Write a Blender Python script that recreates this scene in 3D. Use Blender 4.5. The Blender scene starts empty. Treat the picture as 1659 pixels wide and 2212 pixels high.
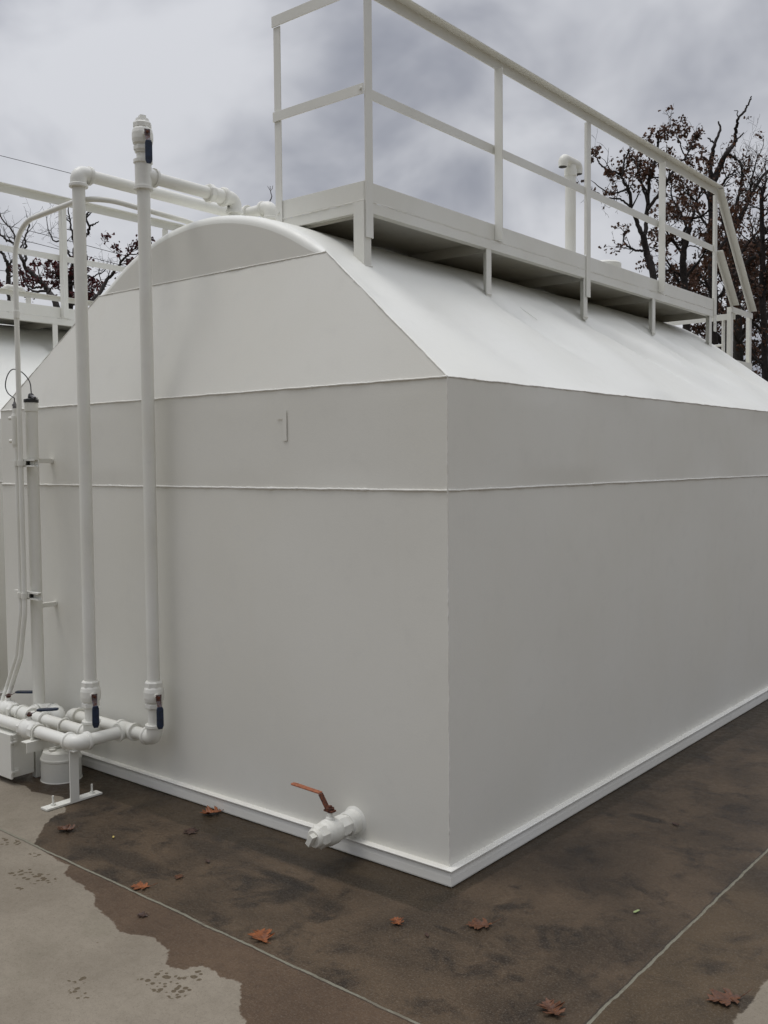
import bpy, math, random
from mathutils import Vector as V, Matrix
import numpy as np
random.seed(7)
sc = bpy.context.scene
col = sc.collection
R = math.radians
X_, Y_, Z_ = V((1,0,0)), V((0,1,0)), V((0,0,1))

# ------------------------------------------------------------------ naming / grouping
def tag(o, label=None, cat=None, group=None, kind=None):
    if label: o['label'] = label
    if cat: o['category'] = cat
    if group: o['group'] = group
    if kind: o['kind'] = kind
    return o
def empty(name, loc, label, cat, group=None):
    o = bpy.data.objects.new(name, None); col.objects.link(o)
    o.location = loc; o.empty_display_size = .1
    bpy.context.view_layer.update()
    return tag(o, label, cat, group)
def copy_tree(o, parent=None):
    c = o.copy(); col.objects.link(c); c.parent = parent
    for ch in list(o.children): copy_tree(ch, c)
    return c

# ------------------------------------------------------------------ mesh builder (world coordinates)
class MB:
    def __init__(s): s.v=[]; s.f=[]; s.sm=[]
    def face(s, idx, sm=False): s.f.append(idx); s.sm.append(sm)
    def add(s, p): s.v.append(tuple(p)); return len(s.v)-1
    def box(s, a, b):
        (x0,y0,z0),(x1,y1,z1)=a,b
        x0,x1=sorted((x0,x1)); y0,y1=sorted((y0,y1)); z0,z1=sorted((z0,z1))
        i=len(s.v)
        s.v+=[(x0,y0,z0),(x1,y0,z0),(x1,y1,z0),(x0,y1,z0),(x0,y0,z1),(x1,y0,z1),(x1,y1,z1),(x0,y1,z1)]
        for q in ((0,3,2,1),(4,5,6,7),(0,1,5,4),(1,2,6,5),(2,3,7,6),(3,0,4,7)): s.face([i+k for k in q])
        return s
    def prism(s, pts, ext, sm=False):
        """closed outline pts (3D list) extruded by vector ext"""
        n=len(pts); i=len(s.v); ext=V(ext)
        s.v+=[tuple(V(p)) for p in pts]+[tuple(V(p)+ext) for p in pts]
        s.face([i+k for k in range(n)][::-1]); s.face([i+n+k for k in range(n)])
        for k in range(n): s.face([i+k,i+(k+1)%n,i+n+(k+1)%n,i+n+k],sm)
        return s
    def bar(s, p0, p1, u, w, h):
        """flat bar p0->p1, width w along u, height h along cross"""
        p0,p1,u=V(p0),V(p1),V(u).normalized(); d=(p1-p0); t=d.normalized(); n=t.cross(u).normalized()
        pts=[p0+u*a*w/2+n*b*h/2 for a,b in((-1,-1),(1,-1),(1,1),(-1,1))]
        return s.prism(pts,d)
    def angle(s, p0, p1, a, b, w=.05, t=.006, w2=None):
        """L section from p0 to p1, legs along unit vectors a and b"""
        p0,p1,a,b=V(p0),V(p1),V(a),V(b); w2=w2 or w
        pts=[p0,p0+a*w,p0+a*w+b*t,p0+a*t+b*t,p0+a*t+b*w2,p0+b*w2]
        return s.prism(pts,p1-p0)
    def tube(s, pts, rad, n=20, cap=True, rot=0, sm=True, up=None):
        pts=[V(p) for p in pts]
        if not hasattr(rad,'__len__'): rad=[rad]*len(pts)
        m=len(pts); tg=[]
        for i in range(m):
            a=pts[max(i-1,0)]; b=pts[min(i+1,m-1)]
            d=b-a
            if d.length<1e-9: d=tg[-1] if tg else Z_
            tg.append(d.normalized())
        u=V(up) if up else (X_ if abs(tg[0].x)<.8 else Y_)
        rings=[]
        for i in range(m):
            u=(u-tg[i]*u.dot(tg[i])).normalized(); w=tg[i].cross(u)
            r=[]
            for k in range(n):
                a=2*math.pi*k/n+rot
                r.append(s.add(pts[i]+(u*math.cos(a)+w*math.sin(a))*rad[i]))
            rings.append(r)
        for i in range(m-1):
            for k in range(n):
                s.face([rings[i][k],rings[i][(k+1)%n],rings[i+1][(k+1)%n],rings[i+1][k]],sm)
        if cap:
            for r,rev in((rings[0],True),(rings[-1],False)):
                q=[s.add(s.v[k]) for k in r]
                s.face(q[::-1] if rev else q)
        return s
    def steps(s, p, d, prof, n=20, rot=0, sm=True):
        """lathe along d from p; prof = [(dist, radius)...]; sharp steps by separate rings"""
        p,d=V(p),V(d).normalized()
        for (a,ra),(b,rb) in zip(prof[:-1],prof[1:]):
            if abs(b-a)<1e-6:
                i0=s.ring(p+d*a,d,ra,n,rot); i1=s.ring(p+d*a,d,rb,n,rot)
                for k in range(n): s.face([i0[k],i0[(k+1)%n],i1[(k+1)%n],i1[k]])
            else:
                i0=s.ring(p+d*a,d,ra,n,rot); i1=s.ring(p+d*b,d,rb,n,rot)
                for k in range(n): s.face([i0[k],i0[(k+1)%n],i1[(k+1)%n],i1[k]],sm)
        for (a,ra),rev in((prof[0],1),(prof[-1],0)):
            if ra>1e-5:
                r=s.ring(p+d*a,d,ra,n,rot); s.face(r[::-1] if rev else r)
        return s
    def ring(s,c,d,r,n,rot):
        u=(X_ if abs(d.x)<.8 else Y_); u=(u-d*u.dot(d)).normalized(); w=d.cross(u)
        return [s.add(c+(u*math.cos(2*math.pi*k/n+rot)+w*math.sin(2*math.pi*k/n+rot))*r) for k in range(n)]
    def build(s, name, mat, parent=None, bevel=0, weld=False):
        me=bpy.data.meshes.new(name); o=bpy.data.objects.new(name,me); col.objects.link(o)
        off=V((0,0,0))
        if parent is not None:
            off=parent.matrix_world.translation
        me.from_pydata([tuple(V(p)-off) for p in s.v],[],s.f); me.update()
        me.polygons.foreach_set('use_smooth',s.sm)
        if mat: me.materials.append(mat)
        if parent is not None: o.parent=parent
        if bevel:
            b=o.modifiers.new('bevel','BEVEL'); b.width=bevel; b.segments=2; b.limit_method='ANGLE'; b.angle_limit=R(50)
        bpy.context.view_layer.update()
        return o

def fillet(pts, rad, n=8):
    """round the corners of a polyline"""
    pts=[V(p) for p in pts]; out=[pts[0]]
    for i in range(1,len(pts)-1):
        a,b,c=pts[i-1],pts[i],pts[i+1]
        d0=(a-b).normalized(); d1=(c-b).normalized()
        r=rad[i-1] if hasattr(rad,'__len__') else rad
        ang=d0.angle(d1); t=min(r/math.tan(ang/2),(a-b).length*.49,(c-b).length*.49)
        p0=b+d0*t; p2=b+d1*t
        for k in range(n+1):
            u=k/n; out.append(p0*(1-u)**2+b*2*u*(1-u)+p2*u*u) if False else out.append(arcpt(b,d0,d1,t,ang,u))
    out.append(pts[-1]); return out
def arcpt(b,d0,d1,t,ang,u):
    r=t*math.tan(ang/2); bis=(d0+d1).normalized(); c=b+bis*(r/math.sin(ang/2))
    a0=(b+d0*t-c); a1=(b+d1*t-c); tot=a0.angle(a1)
    ax=a0.cross(a1).normalized()
    return c+Matrix.Rotation(tot*u,3,ax)@a0

# ------------------------------------------------------------------ node helpers
class NT:
    def __init__(s, tree): s.t=tree; tree.nodes.clear()
    def n(s, typ, ins=None, **props):
        nd=s.t.nodes.new(typ)
        for k,v in props.items(): setattr(nd,k,v)
        for k,v in (ins or {}).items():
            sock=nd.inputs[k]
            if isinstance(v,bpy.types.NodeSocket): s.t.links.new(v,sock)
            else: sock.default_value=v
        return nd
    def math(s,op,a,b=0.0,c=0.0,clamp=False):
        return s.n('ShaderNodeMath',{0:a,1:b,2:c},operation=op,use_clamp=clamp).outputs[0]
    def mix(s,f,a,b,mode='MIX'):
        nd=s.n('ShaderNodeMix',data_type='RGBA',blend_type=mode)
        for k,v in ((0,f),(6,a),(7,b)):
            if isinstance(v,bpy.types.NodeSocket): s.t.links.new(v,nd.inputs[k])
            else: nd.inputs[k].default_value=v if k==0 or len(v)==4 else (*v,1)
        return nd.outputs[2]
    def noise(s,vec,scale,detail=4,rough=.5,dist=0):
        return s.n('ShaderNodeTexNoise',{'Vector':vec,'Scale':scale,'Detail':detail,'Roughness':rough,'Distortion':dist}).outputs[0]
    def ramp(s,f,a,b,c=0.0,d=1.0,smooth=True):
        return s.n('ShaderNodeMapRange',{0:f,1:a,2:b,3:c,4:d},interpolation_type='SMOOTHSTEP' if smooth else 'LINEAR',clamp=True).outputs[0]
    def scalev(s,vec,sc_):
        return s.n('ShaderNodeVectorMath',{0:vec,1:sc_},operation='MULTIPLY').outputs[0]
def mat(name):
    m=bpy.data.materials.new(name); m.use_nodes=True; return m,NT(m.node_tree)

def paint(name, c, rough=.42, peel=.25, wave=.0, dirt=.06, seed=0, streak=False):
    m,t=mat(name)
    pos=t.n('ShaderNodeTexCoord').outputs['Object']
    big=t.noise(pos,1.3+seed,3); med=t.noise(pos,9,5,.6); fine=t.noise(pos,260,2,.6); peeln=t.noise(pos,120,3,.6)
    dark=tuple(x*(1-dirt*1.6) for x in c)
    base=t.mix(t.ramp(big,.35,.7),c,tuple(x*y for x,y in zip(c,(1-dirt*.6,1-dirt*.7,1-dirt))))
    base=t.mix(t.math('MULTIPLY',t.ramp(med,.5,.8),.5),base,dark)
    base=t.mix(t.ramp(fine,.3,.7,0,.10),base,tuple(x*.75 for x in c))
    if streak:
        st=t.noise(t.scalev(pos,(16,16,.5)),1.0,5,.62); st2=t.noise(t.scalev(pos,(3,3,.6)),1.0,3,.5)
        base=t.mix(t.math('MULTIPLY',t.ramp(st,.55,.8),t.ramp(st2,.4,.65,.0,.13)),base,(c[0]*.78,c[1]*.74,c[2]*.66))
    h=t.math('ADD',t.math('MULTIPLY',peeln,.0011),t.math('MULTIPLY',t.noise(pos,1.7,2),wave))
    bmp=t.n('ShaderNodeBump',{'Height':h,'Strength':peel,'Distance':1.0}).outputs[0]
    bs=t.n('ShaderNodeBsdfPrincipled',{'Base Color':base,'Roughness':t.ramp(med,.2,.8,rough-.06,rough+.1),'Normal':bmp,'Specular IOR Level':.45})
    t.n('ShaderNodeOutputMaterial',{0:bs.outputs[0]})
    return m
M={}
M['shell']=paint('tank_paint',(.735,.724,.662),.5,.30,.010,.05,streak=True)
M['roof']=paint('roof_paint',(.80,.80,.745),.40,.30,.004,.05)
M['rail']=paint('rail_paint',(.75,.745,.69),.42,.25,0,.08,.7)
M['pipe']=paint('pipe_paint',(.765,.76,.705),.40,.3,0,.12,1.1)
M['frame']=paint('base_paint',(.76,.75,.70),.45,.3,0,.10,.4)
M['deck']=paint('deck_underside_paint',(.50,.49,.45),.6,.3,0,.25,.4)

def simple(name,c,rough=.5,metal=0,c2=None,scale=40,bump=.0):
    m,t=mat(name); pos=t.n('ShaderNodeTexCoord').outputs['Object']
    f=t.ramp(t.noise(pos,scale,5,.65),.38,.62)
    base=t.mix(f,c,c2 or tuple(x*.7 for x in c))
    nm=t.n('ShaderNodeBump',{'Height':t.noise(pos,scale*4,4,.6),'Strength':bump,'Distance':.002}).outputs[0]
    bs=t.n('ShaderNodeBsdfPrincipled',{'Base Color':base,'Roughness':rough,'Metallic':metal,'Normal':nm})
    t.n('ShaderNodeOutputMaterial',{0:bs.outputs[0]}); return m
M['blue']=simple('blue_vinyl_grip',(.013,.026,.058),.45,0,(.008,.014,.030),60,.3)
M['rust']=simple('rusty_steel',(.16,.045,.018),.85,0,(.045,.020,.014),120,.8)
M['armsteel']=simple('worn_lever_steel',(.16,.15,.16),.55,.4,(.10,.035,.02),90,.5)
M['orange']=simple('orange_rust_lever',(.36,.125,.055),.75,0,(.25,.085,.04),60,.5)
M['black']=simple('black_rubber',(.012,.012,.013),.5,0,(.02,.02,.02),50,.3)
M['galv']=simple('scuffed_steel',(.30,.30,.31),.45,.6,(.18,.17,.17),80,.4)
M['bark']=simple('dark_bark',(.030,.023,.020),.95,0,(.014,.011,.010),14,1.0)
M['bark2']=simple('grey_bark',(.060,.052,.048),.95,0,(.030,.025,.022),14,1.0)
M['wire']=simple('cable_sheath',(.02,.02,.022),.6)
def leafmat(name,c1,c2,rough=.7,trans=.25):
    m,t=mat(name)
    g=t.n('ShaderNodeNewGeometry').outputs['Random Per Island']
    pos=t.n('ShaderNodeTexCoord').outputs['Object']
    base=t.mix(g,c1,c2)
    bs=t.n('ShaderNodeBsdfPrincipled',{'Base Color':base,'Roughness':rough}).outputs[0]
    tr=t.n('ShaderNodeBsdfTranslucent',{'Color':base}).outputs[0]
    mx=t.n('ShaderNodeMixShader',{0:trans,1:bs,2:tr}).outputs[0]
    t.n('ShaderNodeOutputMaterial',{0:mx}); return m
M['brownleaf']=leafmat('brown_oak_leaves',(.135,.062,.034),(.048,.026,.017))
M['redleaf']=leafmat('dark_red_leaves',(.11,.016,.016),(.035,.009,.009))

# ------------------------------------------------------------------ camera (solved from the tank's edges)
CF=2089.12/1659; yaw,pitch,roll=-.68518,-.050779,-.0081033
CP=V((2.09168,-2.93519,1.6))
fw=V((math.sin(yaw)*math.cos(pitch),math.cos(yaw)*math.cos(pitch),math.sin(pitch)))
r0=V((math.cos(yaw),-math.sin(yaw),0)); u0=r0.cross(fw)
rt=r0*math.cos(roll)+u0*math.sin(roll); upv=-r0*math.sin(roll)+u0*math.cos(roll)
cd=bpy.data.cameras.new('camera'); cam=bpy.data.objects.new('camera',cd); col.objects.link(cam)
cd.sensor_fit='HORIZONTAL'; cd.sensor_width=36; cd.lens=36*CF; cd.clip_start=.05; cd.clip_end=3000
cam.matrix_world=Matrix(((rt.x,upv.x,-fw.x,CP.x),(rt.y,upv.y,-fw.y,CP.y),(rt.z,upv.z,-fw.z,CP.z),(0,0,0,1)))
sc.camera=cam
def at(x,y,depth):
    """survey helper: point seen at photo position (1659-wide units) standing at a given distance"""
    return CP+(rt*((x-829.5)/2089.12)-upv*((y-1106)/2089.12)+fw)*depth

# ------------------------------------------------------------------ the tank
W,L,ZS,ZM,ZF,OV=3.152,4.84,1.917,1.4945,.068,.031
XC=-W/2; A=.8285; D=.162; H=2.506; RAD=1.362; ZC=H+.281-RAD
def roofz(x):
    s=abs(x-XC)
    if s>=A: return ZS+(H-ZS)*(W/2-s)/(W/2-A)
    return ZC+math.sqrt(RAD*RAD-s*s)
def tank_end(z): return D*(z-ZS)/(H-ZS) if z<H else D
def bead(name,p0,p1,parent,r=.0045,seed=0,amp=.45,step=.009,normal=None,mat_=None):
    rnd=random.Random(seed); p0,p1=V(p0),V(p1); n=max(4,int((p1-p0).length/step)); pts=[];rad=[]
    d=(p1-p0).normalized(); u=d.orthogonal().normalized(); w=d.cross(u)
    a=b=0
    for i in range(n+1):
        a=a*.8+rnd.gauss(0,.0004); b=b*.8+rnd.gauss(0,.0004)
        pts.append(p0+(p1-p0)*(i/n)+u*a+w*b); rad.append(r*(1+amp*rnd.uniform(-.35,.35)+.10*math.sin(i*.23+seed)+(.5 if rnd.random()<.03 else 0)))
    m=MB(); m.tube(pts,rad,7,True); return m.build(name,mat_ or M['frame'],parent)

def make_tank():
    T=empty('storage_tank',(XC,L/2,0),'large white steel tank in front, with welded walls and a railed catwalk on top','storage tank','white storage tanks in a row')
    # base channel frame
    m=MB()
    prof=[(.0,.004),(OV-.004,.004),(OV-.003,.009),(.026,.036),(.022,.056),(OV-.004,.0615),(OV,.063),(OV,ZF-.002),(OV-.003,ZF),(-.01,ZF)]
    rings=[]
    for o,z in prof:
        rings.append([m.add(p) for p in ((-W-o,-o,z),(o,-o,z),(o,L+o,z),(-W-o,L+o,z))])
    for a,b in zip(rings[:-1],rings[1:]):
        for k in range(4):
            q=[m.add(m.v[j]) for j in (a[k],a[(k+1)%4],b[(k+1)%4],b[k])]; m.face(q)
    m.build('base_frame',M['frame'],T)
    # side walls below the shoulder: fine grid so that it can be very slightly out of flat
    m=MB()
    def panel(o,ux,nx,zs0,zs1,ny,nrm):
        idx=[]
        for j in range(ny+1):
            row=[]
            for i in range(nx+1):
                p=V(o)+V(ux)*(i/nx)+Z_*(zs0+(zs1-zs0)*j/ny)
                s=(V(ux).length)*i/nx; z=p.z
                e=min(1,min(i,nx-i)/3,min(j,ny-j)/3)
                w=.0035*math.sin(s*2.1+z*1.3+nrm[0])*math.sin(z*2.4+.6+s*.7)+.002*math.sin(s*5.3+z*2)
                p=p+V(nrm)*(w*e); row.append(m.add(p))
            idx.append(row)
        for j in range(ny):
            for i in range(nx): m.face([idx[j][i],idx[j][i+1],idx[j+1][i+1],idx[j+1][i]],True)
    for z0,z1 in((ZF,ZM),(ZM,ZS)):
        panel((-W,0,0),(W,0,0),40,z0,z1,16,(0,-1,0))
        panel((0,0,0),(0,L,0),50,z0,z1,16,(1,0,0))
        panel((0,L,0),(-W,0,0),12,z0,z1,6,(0,1,0))
        panel((-W,L,0),(0,-L,0),12,z0,z1,6,(-1,0,0))
    m.build('wall',M['shell'],T)
    # upper end plates: band leaning back, then upright arc plate
    K=.045
    for s,y0 in((-1,0),(1,L)):
        m=MB()
        q=[V((XC-W/2,y0,ZS)),V((XC+W/2,y0,ZS)),V((XC+A,y0-s*D,H)),V((XC-A,y0-s*D,H))]
        ids=[m.add(p) for p in q]; m.face(ids if s<0 else ids[::-1])
        n=40; pts=[]
        for i in range(n+1):
            x=XC+A-2*A*i/n; sa=abs(x-XC); e=min(1,(A-sa)/.12); kk=K*math.sqrt(max(0,e*(2-e)))
            nr=V((x-XC,0,roofz(x)-ZC)).normalized()
            p=V((x,y0-s*D,roofz(x)))-nr*kk; p.y=y0-s*D; pts.append(p)
        c=[m.add(p) for p in pts]; m.face(c if s<0 else c[::-1])
        m.build('end_plate',M['shell'],T)
    # roof skin: chamfer - arc - chamfer, rounded knuckle at the ends of the arc, dented sheet
    m=MB(); xs=[]
    nC,nA,nY=26,48,150
    for i in range(nC): xs.append(-(W/2-A)*i/nC)
    for i in range(nA+1): xs.append(XC+A-2*A*i/nA)
    for i in range(1,nC+1): xs.append(XC-A-(W/2-A)*i/nC)
    def dent(x,y):
        s=(W/2-abs(x-XC))   # 0 at the shoulder
        h=0
        side=1 if x>XC else -1
        for (yc,sc0,wy,ws,a,sk) in ((.75,.35,.22,.30,-.010,.3),(1.5,.52,.10,.22,-.013,.5),(1.95,.30,.20,.26,.009,.2),(2.62,.50,.09,.25,-.020,.9),(3.0,.34,.22,.25,.010,.5),
              (3.50,.54,.09,.22,-.022,.8),(3.85,.30,.18,.24,.010,.4),(4.25,.50,.09,.20,-.018,.6),(.2,.6,.12,.15,-.006,.2),(2.2,.62,.20,.10,-.006,0),(3.2,.15,.3,.12,-.005,0)):
            yy=y-yc-sk*(sc0-s)
            h+=2.6*a*math.exp(-(yy/wy)**2-((s-sc0)/ws)**2)
        h+=.004*math.sin(y*4.2+x*3)*math.sin(x*2.7+1)+.003*math.sin(y*7.1-x*5)*math.sin(x*6+.5)
        if side<0: h*=.6
        return h
    grid=[]
    for x in xs:
        s=abs(x-XC); z=roofz(x)
        if s>=A-1e-6: d0=D*(z-ZS)/(H-ZS); kk=0
        else:
            d0=D; e=min(1,(A-s)/.12); kk=K*math.sqrt(max(0,e*(2-e)))
        nr=V((x-XC,0,z-ZC)).normalized() if s<A else V(((H-ZS)*(1 if x>XC else -1),0,(W/2-A))).normalized()
        ysr=[]
        for k in range(7):
            th=k/6*math.pi/2; ysr.append((d0+kk*(1-math.cos(th)),kk*(1-math.sin(th))))
        row=[]
        lo=d0+kk; hi=L-d0-kk
        allp=ysr[:-1]+[(lo+(hi-lo)*j/nY,0) for j in range(nY+1)]+[(L-y,o) for y,o in ysr[:-1][::-1]]
        for y,o in allp:
            edge=min(1,max(0,(min(y-d0,L-d0-y))/.10))*min(1,(W/2-s)/.05)
            p=V((x,y,z))-nr*o+nr*dent(x,y)*edge
            row.append(m.add(p))
        grid.append(row)
    for i in range(len(xs)-1):
        for j in range(len(grid[0])-1):
            m.face([grid[i][j],grid[i][j+1],grid[i+1][j+1],grid[i+1][j]],True)
    m.build('roof',M['roof'],T)
    # weld beads
    for nm,p0,p1,r,sd in (
        ('weld_seam',(-W,-.001,ZM),(0,-.001,ZM),.0048,1),('weld_seam',(.001,0,ZM),(.001,L,ZM),.0045,2),
        ('weld_seam',(-W,-.001,ZS),(0,-.001,ZS),.0042,3),('weld_seam',(0,0,ZS),(0,L,ZS),.0030,4),
        ('weld_seam',(XC-A,D-.001,H),(XC+A,D-.001,H),.0030,5),('weld_seam',(0,0,ZF),(0,0,ZS),.0030,6),
        ('weld_seam',(0,0,ZS),(XC+A,D,H),.0028,7),('weld_seam',(-W,0,ZS),(XC-A,D,H),.0028,8)):
        bead(nm,p0,p1,T,r,sd,.5)
    def on(x,y): return V((x,y,roofz(x)+.0005))
    for k,(xa,ya,xb,yb) in enumerate(((-.74,1.56,-.55,1.60),)):
        bead('weld_seam',on(xa,ya),on(xb,yb),T,.0014,20+k,.3,mat_=M['roof'])
    # painted-over sticker on the end wall
    m=MB(); m.box((-.858,-.0050,1.697),(-.834,-.0040,1.826)); m.box((-.892,-.0052,1.789),(-.8585,-.0042,1.797)); m.build('painted_over_label',M['shell'],T)
    # catwalk
    C=empty('catwalk',(-.98,L/2,2.7),None,None); C.parent=T; C.location=V((-.98,L/2,2.7))-T.location
    bpy.context.view_layer.update()
    XP,XI=-.71,-1.26; Y0,Y1=.375,4.60; ZT=2.846; ZG=2.762; ZB=2.712
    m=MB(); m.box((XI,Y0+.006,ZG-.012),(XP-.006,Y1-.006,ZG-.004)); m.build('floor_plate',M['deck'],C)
    m=MB(); m.box((XP-.006,Y0,ZG+.002),(XP,Y1,ZT)); m.box((XI,Y0,ZG+.002),(XP-.0065,Y0+.006,ZT)); m.build('toe_board',M['rail'],C,.001)
    # edge channel under the toe board, with a ragged bead of paint along the gap
    m=MB(); m.angle((XP,Y0+.0065,ZB),(XP,Y1,ZB),V((-1,0,0)),Z_,.04,.006,.046)
    m.angle((XI,Y0,ZB),(XP+.0005,Y0,ZB),Y_,Z_,.04,.006,.046)
    m.build('edge_angle',M['rail'],C)
    bead('gap_bead',(XP-.001,Y0,ZG-.001),(XP-.001,Y1,ZG-.001),C,.0028,31,1.0,.012)
    bead('gap_bead',(XI,Y0-.001,ZG-.001),(XP,Y0-.001,ZG-.001),C,.0026,32,1.1,.012)
    LY=[.332,1.357,2.43,3.427,4.478]
    for k,y in enumerate(LY):
        yy=max(y,Y0+.01)
        # joist under the floor
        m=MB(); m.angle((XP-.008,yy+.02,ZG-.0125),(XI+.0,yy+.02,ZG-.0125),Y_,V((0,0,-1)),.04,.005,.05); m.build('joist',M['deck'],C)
        # leg down to the roof
        xl=XP-.002 if k else XP+.002
        m=MB()
        if k==0:
            xa=XP-.060; m.prism([(xa,Y0-.0065,roofz(xa)-.006),(XP,Y0-.0065,roofz(XP)-.006),(XP,Y0-.0065,ZG-.004),(xa,Y0-.0065,ZG-.004)],(0,.0055,0))
            m.box((XP-.0055,Y0-.0005,roofz(XP)-.012),(XP-.0002,.418,ZB-.001))
        else:
            m.angle((xl,y+.045,roofz(xl)-.015),(xl,y+.045,ZB),V((0,-1,0)),V((-1,0,0)),.045,.006,.045)
        m.build('support_leg',M['rail'],C)
        bead('foot_weld',(xl+.001,(Y0-.006 if k==0 else y),roofz(xl)+.000),(xl+.001,(.42 if k==0 else y+.045),roofz(xl)+.000),C,.004,40+k,.6)
    # railing
    G=empty('railing',(XP,L/2,3.2),None,None); G.parent=T; G.location=V((XP,L/2,3.2))-T.location
    bpy.context.view_layer.update()
    PY=[.402,1.452,2.474,3.532,4.575]
    ZR=3.705; ZMid=3.235
    bottoms=[2.60,2.765,2.60,2.765,2.60]
    for k,y in enumerate(PY):
        m=MB()
        if k in(1,3):   # angle opens outward: both faces seen
            m.angle((XP+.001,y-.022,bottoms[k]),(XP+.001,y-.022,ZR-.061),Y_,X_,.068,.006,.048)
        else:
            m.box((XP+.001,y-.025,bottoms[k]),(XP+.007,y+.025,(ZR-.004) if k==0 else ZR-.061))
            if k: m.box((XP-.012,y-.0245,ZG+.09),(XP+.0005,y-.0185,ZR-.064))
        m.build('post',M['rail'],G,.0008)
    m=MB(); m.angle((XI+.0,Y0-.007,2.735),(XI+.0,Y0-.007,ZR-.051),X_,Y_,.042,.006,.042); m.build('post',M['rail'],G,.0008)
    # top rail: angle with one leg down and one leg standing out over it
    m=MB(); m.angle((XP+.001,PY[0]+.026,ZR),(XP+.001,PY[-1]+.03,ZR),V((0,0,-1)),X_,.060,.006,.052); m.build('top_rail',M['rail'],G,.0008)
    m=MB(); m.box((XI-.004,Y0-.0145,ZR-.05),(XP+.009,Y0-.0085,ZR)); m.box((XI-.004,Y0-.0084,ZR-.006),(XP+.002,Y0+.03,ZR)); m.build('top_rail',M['rail'],G,.0008)
    m=MB(); m.box((XP-.012,PY[0]+.026,ZMid-.023),(XP-.0062,PY[-1],ZMid+.023)); m.build('mid_rail',M['rail'],G,.0008)
    m=MB(); m.box((XI-.004,Y0-.0145,ZMid-.018),(XP+.009,Y0-.0085,ZMid+.027)); m.build('mid_rail',M['rail'],G,.0008)
    for p,d in (((XP-.006,Y0-.0145,ZMid+.006),(0,-1,0)),((XI+.02,Y0-.007,2.79),(0,-1,0)),((XP+.007,4.565,2.66),(1,0,0)),((XP+.007,4.565,2.73),(1,0,0))):
        m=MB(); m.steps(p,d,[(0,.010),(.002,.010),(.002,.007),(.007,.006)],6); m.build('bolt',M['rail'],G)
    # stair guard at the far end
    S=empty('stair_guard',(XP,5.2,2.8),None,None); S.parent=T; S.location=V((XP,5.2,2.8))-T.location
    bpy.context.view_layer.update()
    m=MB(); m.angle((XP,4.605,ZR-.01),(XP,5.40,2.85),V((0,-.69,-.72)),X_,.05,.006); m.build('hand_rail',M['rail'],S)
    m=MB(); m.angle((XP,4.605,ZMid-.01),(XP,4.975,2.85),V((0,-.69,-.72)),X_,.05,.006); m.build('hand_rail',M['rail'],S)
    m=MB(); m.angle((XP,5.425,.02),(XP,5.425,2.835),V((0,-1,0)),V((-1,0,0)),.045,.006); m.build('guard_post',M['rail'],S)
    m=MB(); m.angle((XP,4.985,.02),(XP,4.985,2.84),V((0,-1,0)),V((-1,0,0)),.05,.006); m.build('guard_post',M['rail'],S)
    m=MB(); m.box((XP+.001,4.93,2.79),(XP+.007,5.43,2.835)); m.build('guard_rail',M['rail'],S)
    m=MB(); m.box((XP+.001,4.93,2.36),(XP+.007,5.43,2.415)); m.box((XP-.5,4.93,2.36),(XP,5.43,2.366)); m.build('landing',M['rail'],S)
    m=MB(); m.angle((-1.36,5.0,2.79),(-.70,5.0,2.79),V((0,0,-1)),V((0,1,0)),.05,.006); m.build('cross_beam',M['rail'],S)
    m=MB()
    for x in(-1.30,-.80): m.box((x-.006,4.96,2.72),(x+.006,5.02,.02)) if False else m.box((x-.006,4.99,.02),(x+.006,5.04,2.74))
    for k in range(9): m.tube([(-1.30,5.015,.3+k*.28),(-.80,5.015,.3+k*.28)],.010,8)
    m.build('ladder',M['rail'],S)
    # ridge vent and hatch
    z0=roofz(XC)-.01
    Vt=MB(); Vt.steps((XC,3.86,z0),Z_,[(0,.075),(.02,.075),(.02,.041),(1.02,.041),(1.02,.048),(1.07,.048),(1.07,.04),(1.10,.04)],24)
    vo=Vt.build('vent_pipe',M['pipe'],T)
    m=MB()
    pts=fillet([(XC,3.74,3.84),(XC,3.745,3.905),(XC,3.975,3.905),(XC,3.98,3.84)],[.045,.045],7)
    m.tube(pts,[.034]+[.037]*(len(pts)-2)+[.034],18,True); m.build('vent_cap',M['pipe'],vo)
    for y in(3.74,3.98):
        m=MB(); m.steps((XC,y,3.8395),V((0,0,-1)),[(0,.032),(.0015,.032)],16); m.build('vent_screen',M['black'],vo)
    m=MB(); m.steps((XC+.02,4.42,roofz(XC)-.02),Z_,[(0,.09),(.40,.09),(.40,.125),(.44,.125),(.455,.11)],28); m.build('hatch_cap',M['pipe'],T)
    return T
tank=make_tank()

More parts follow.
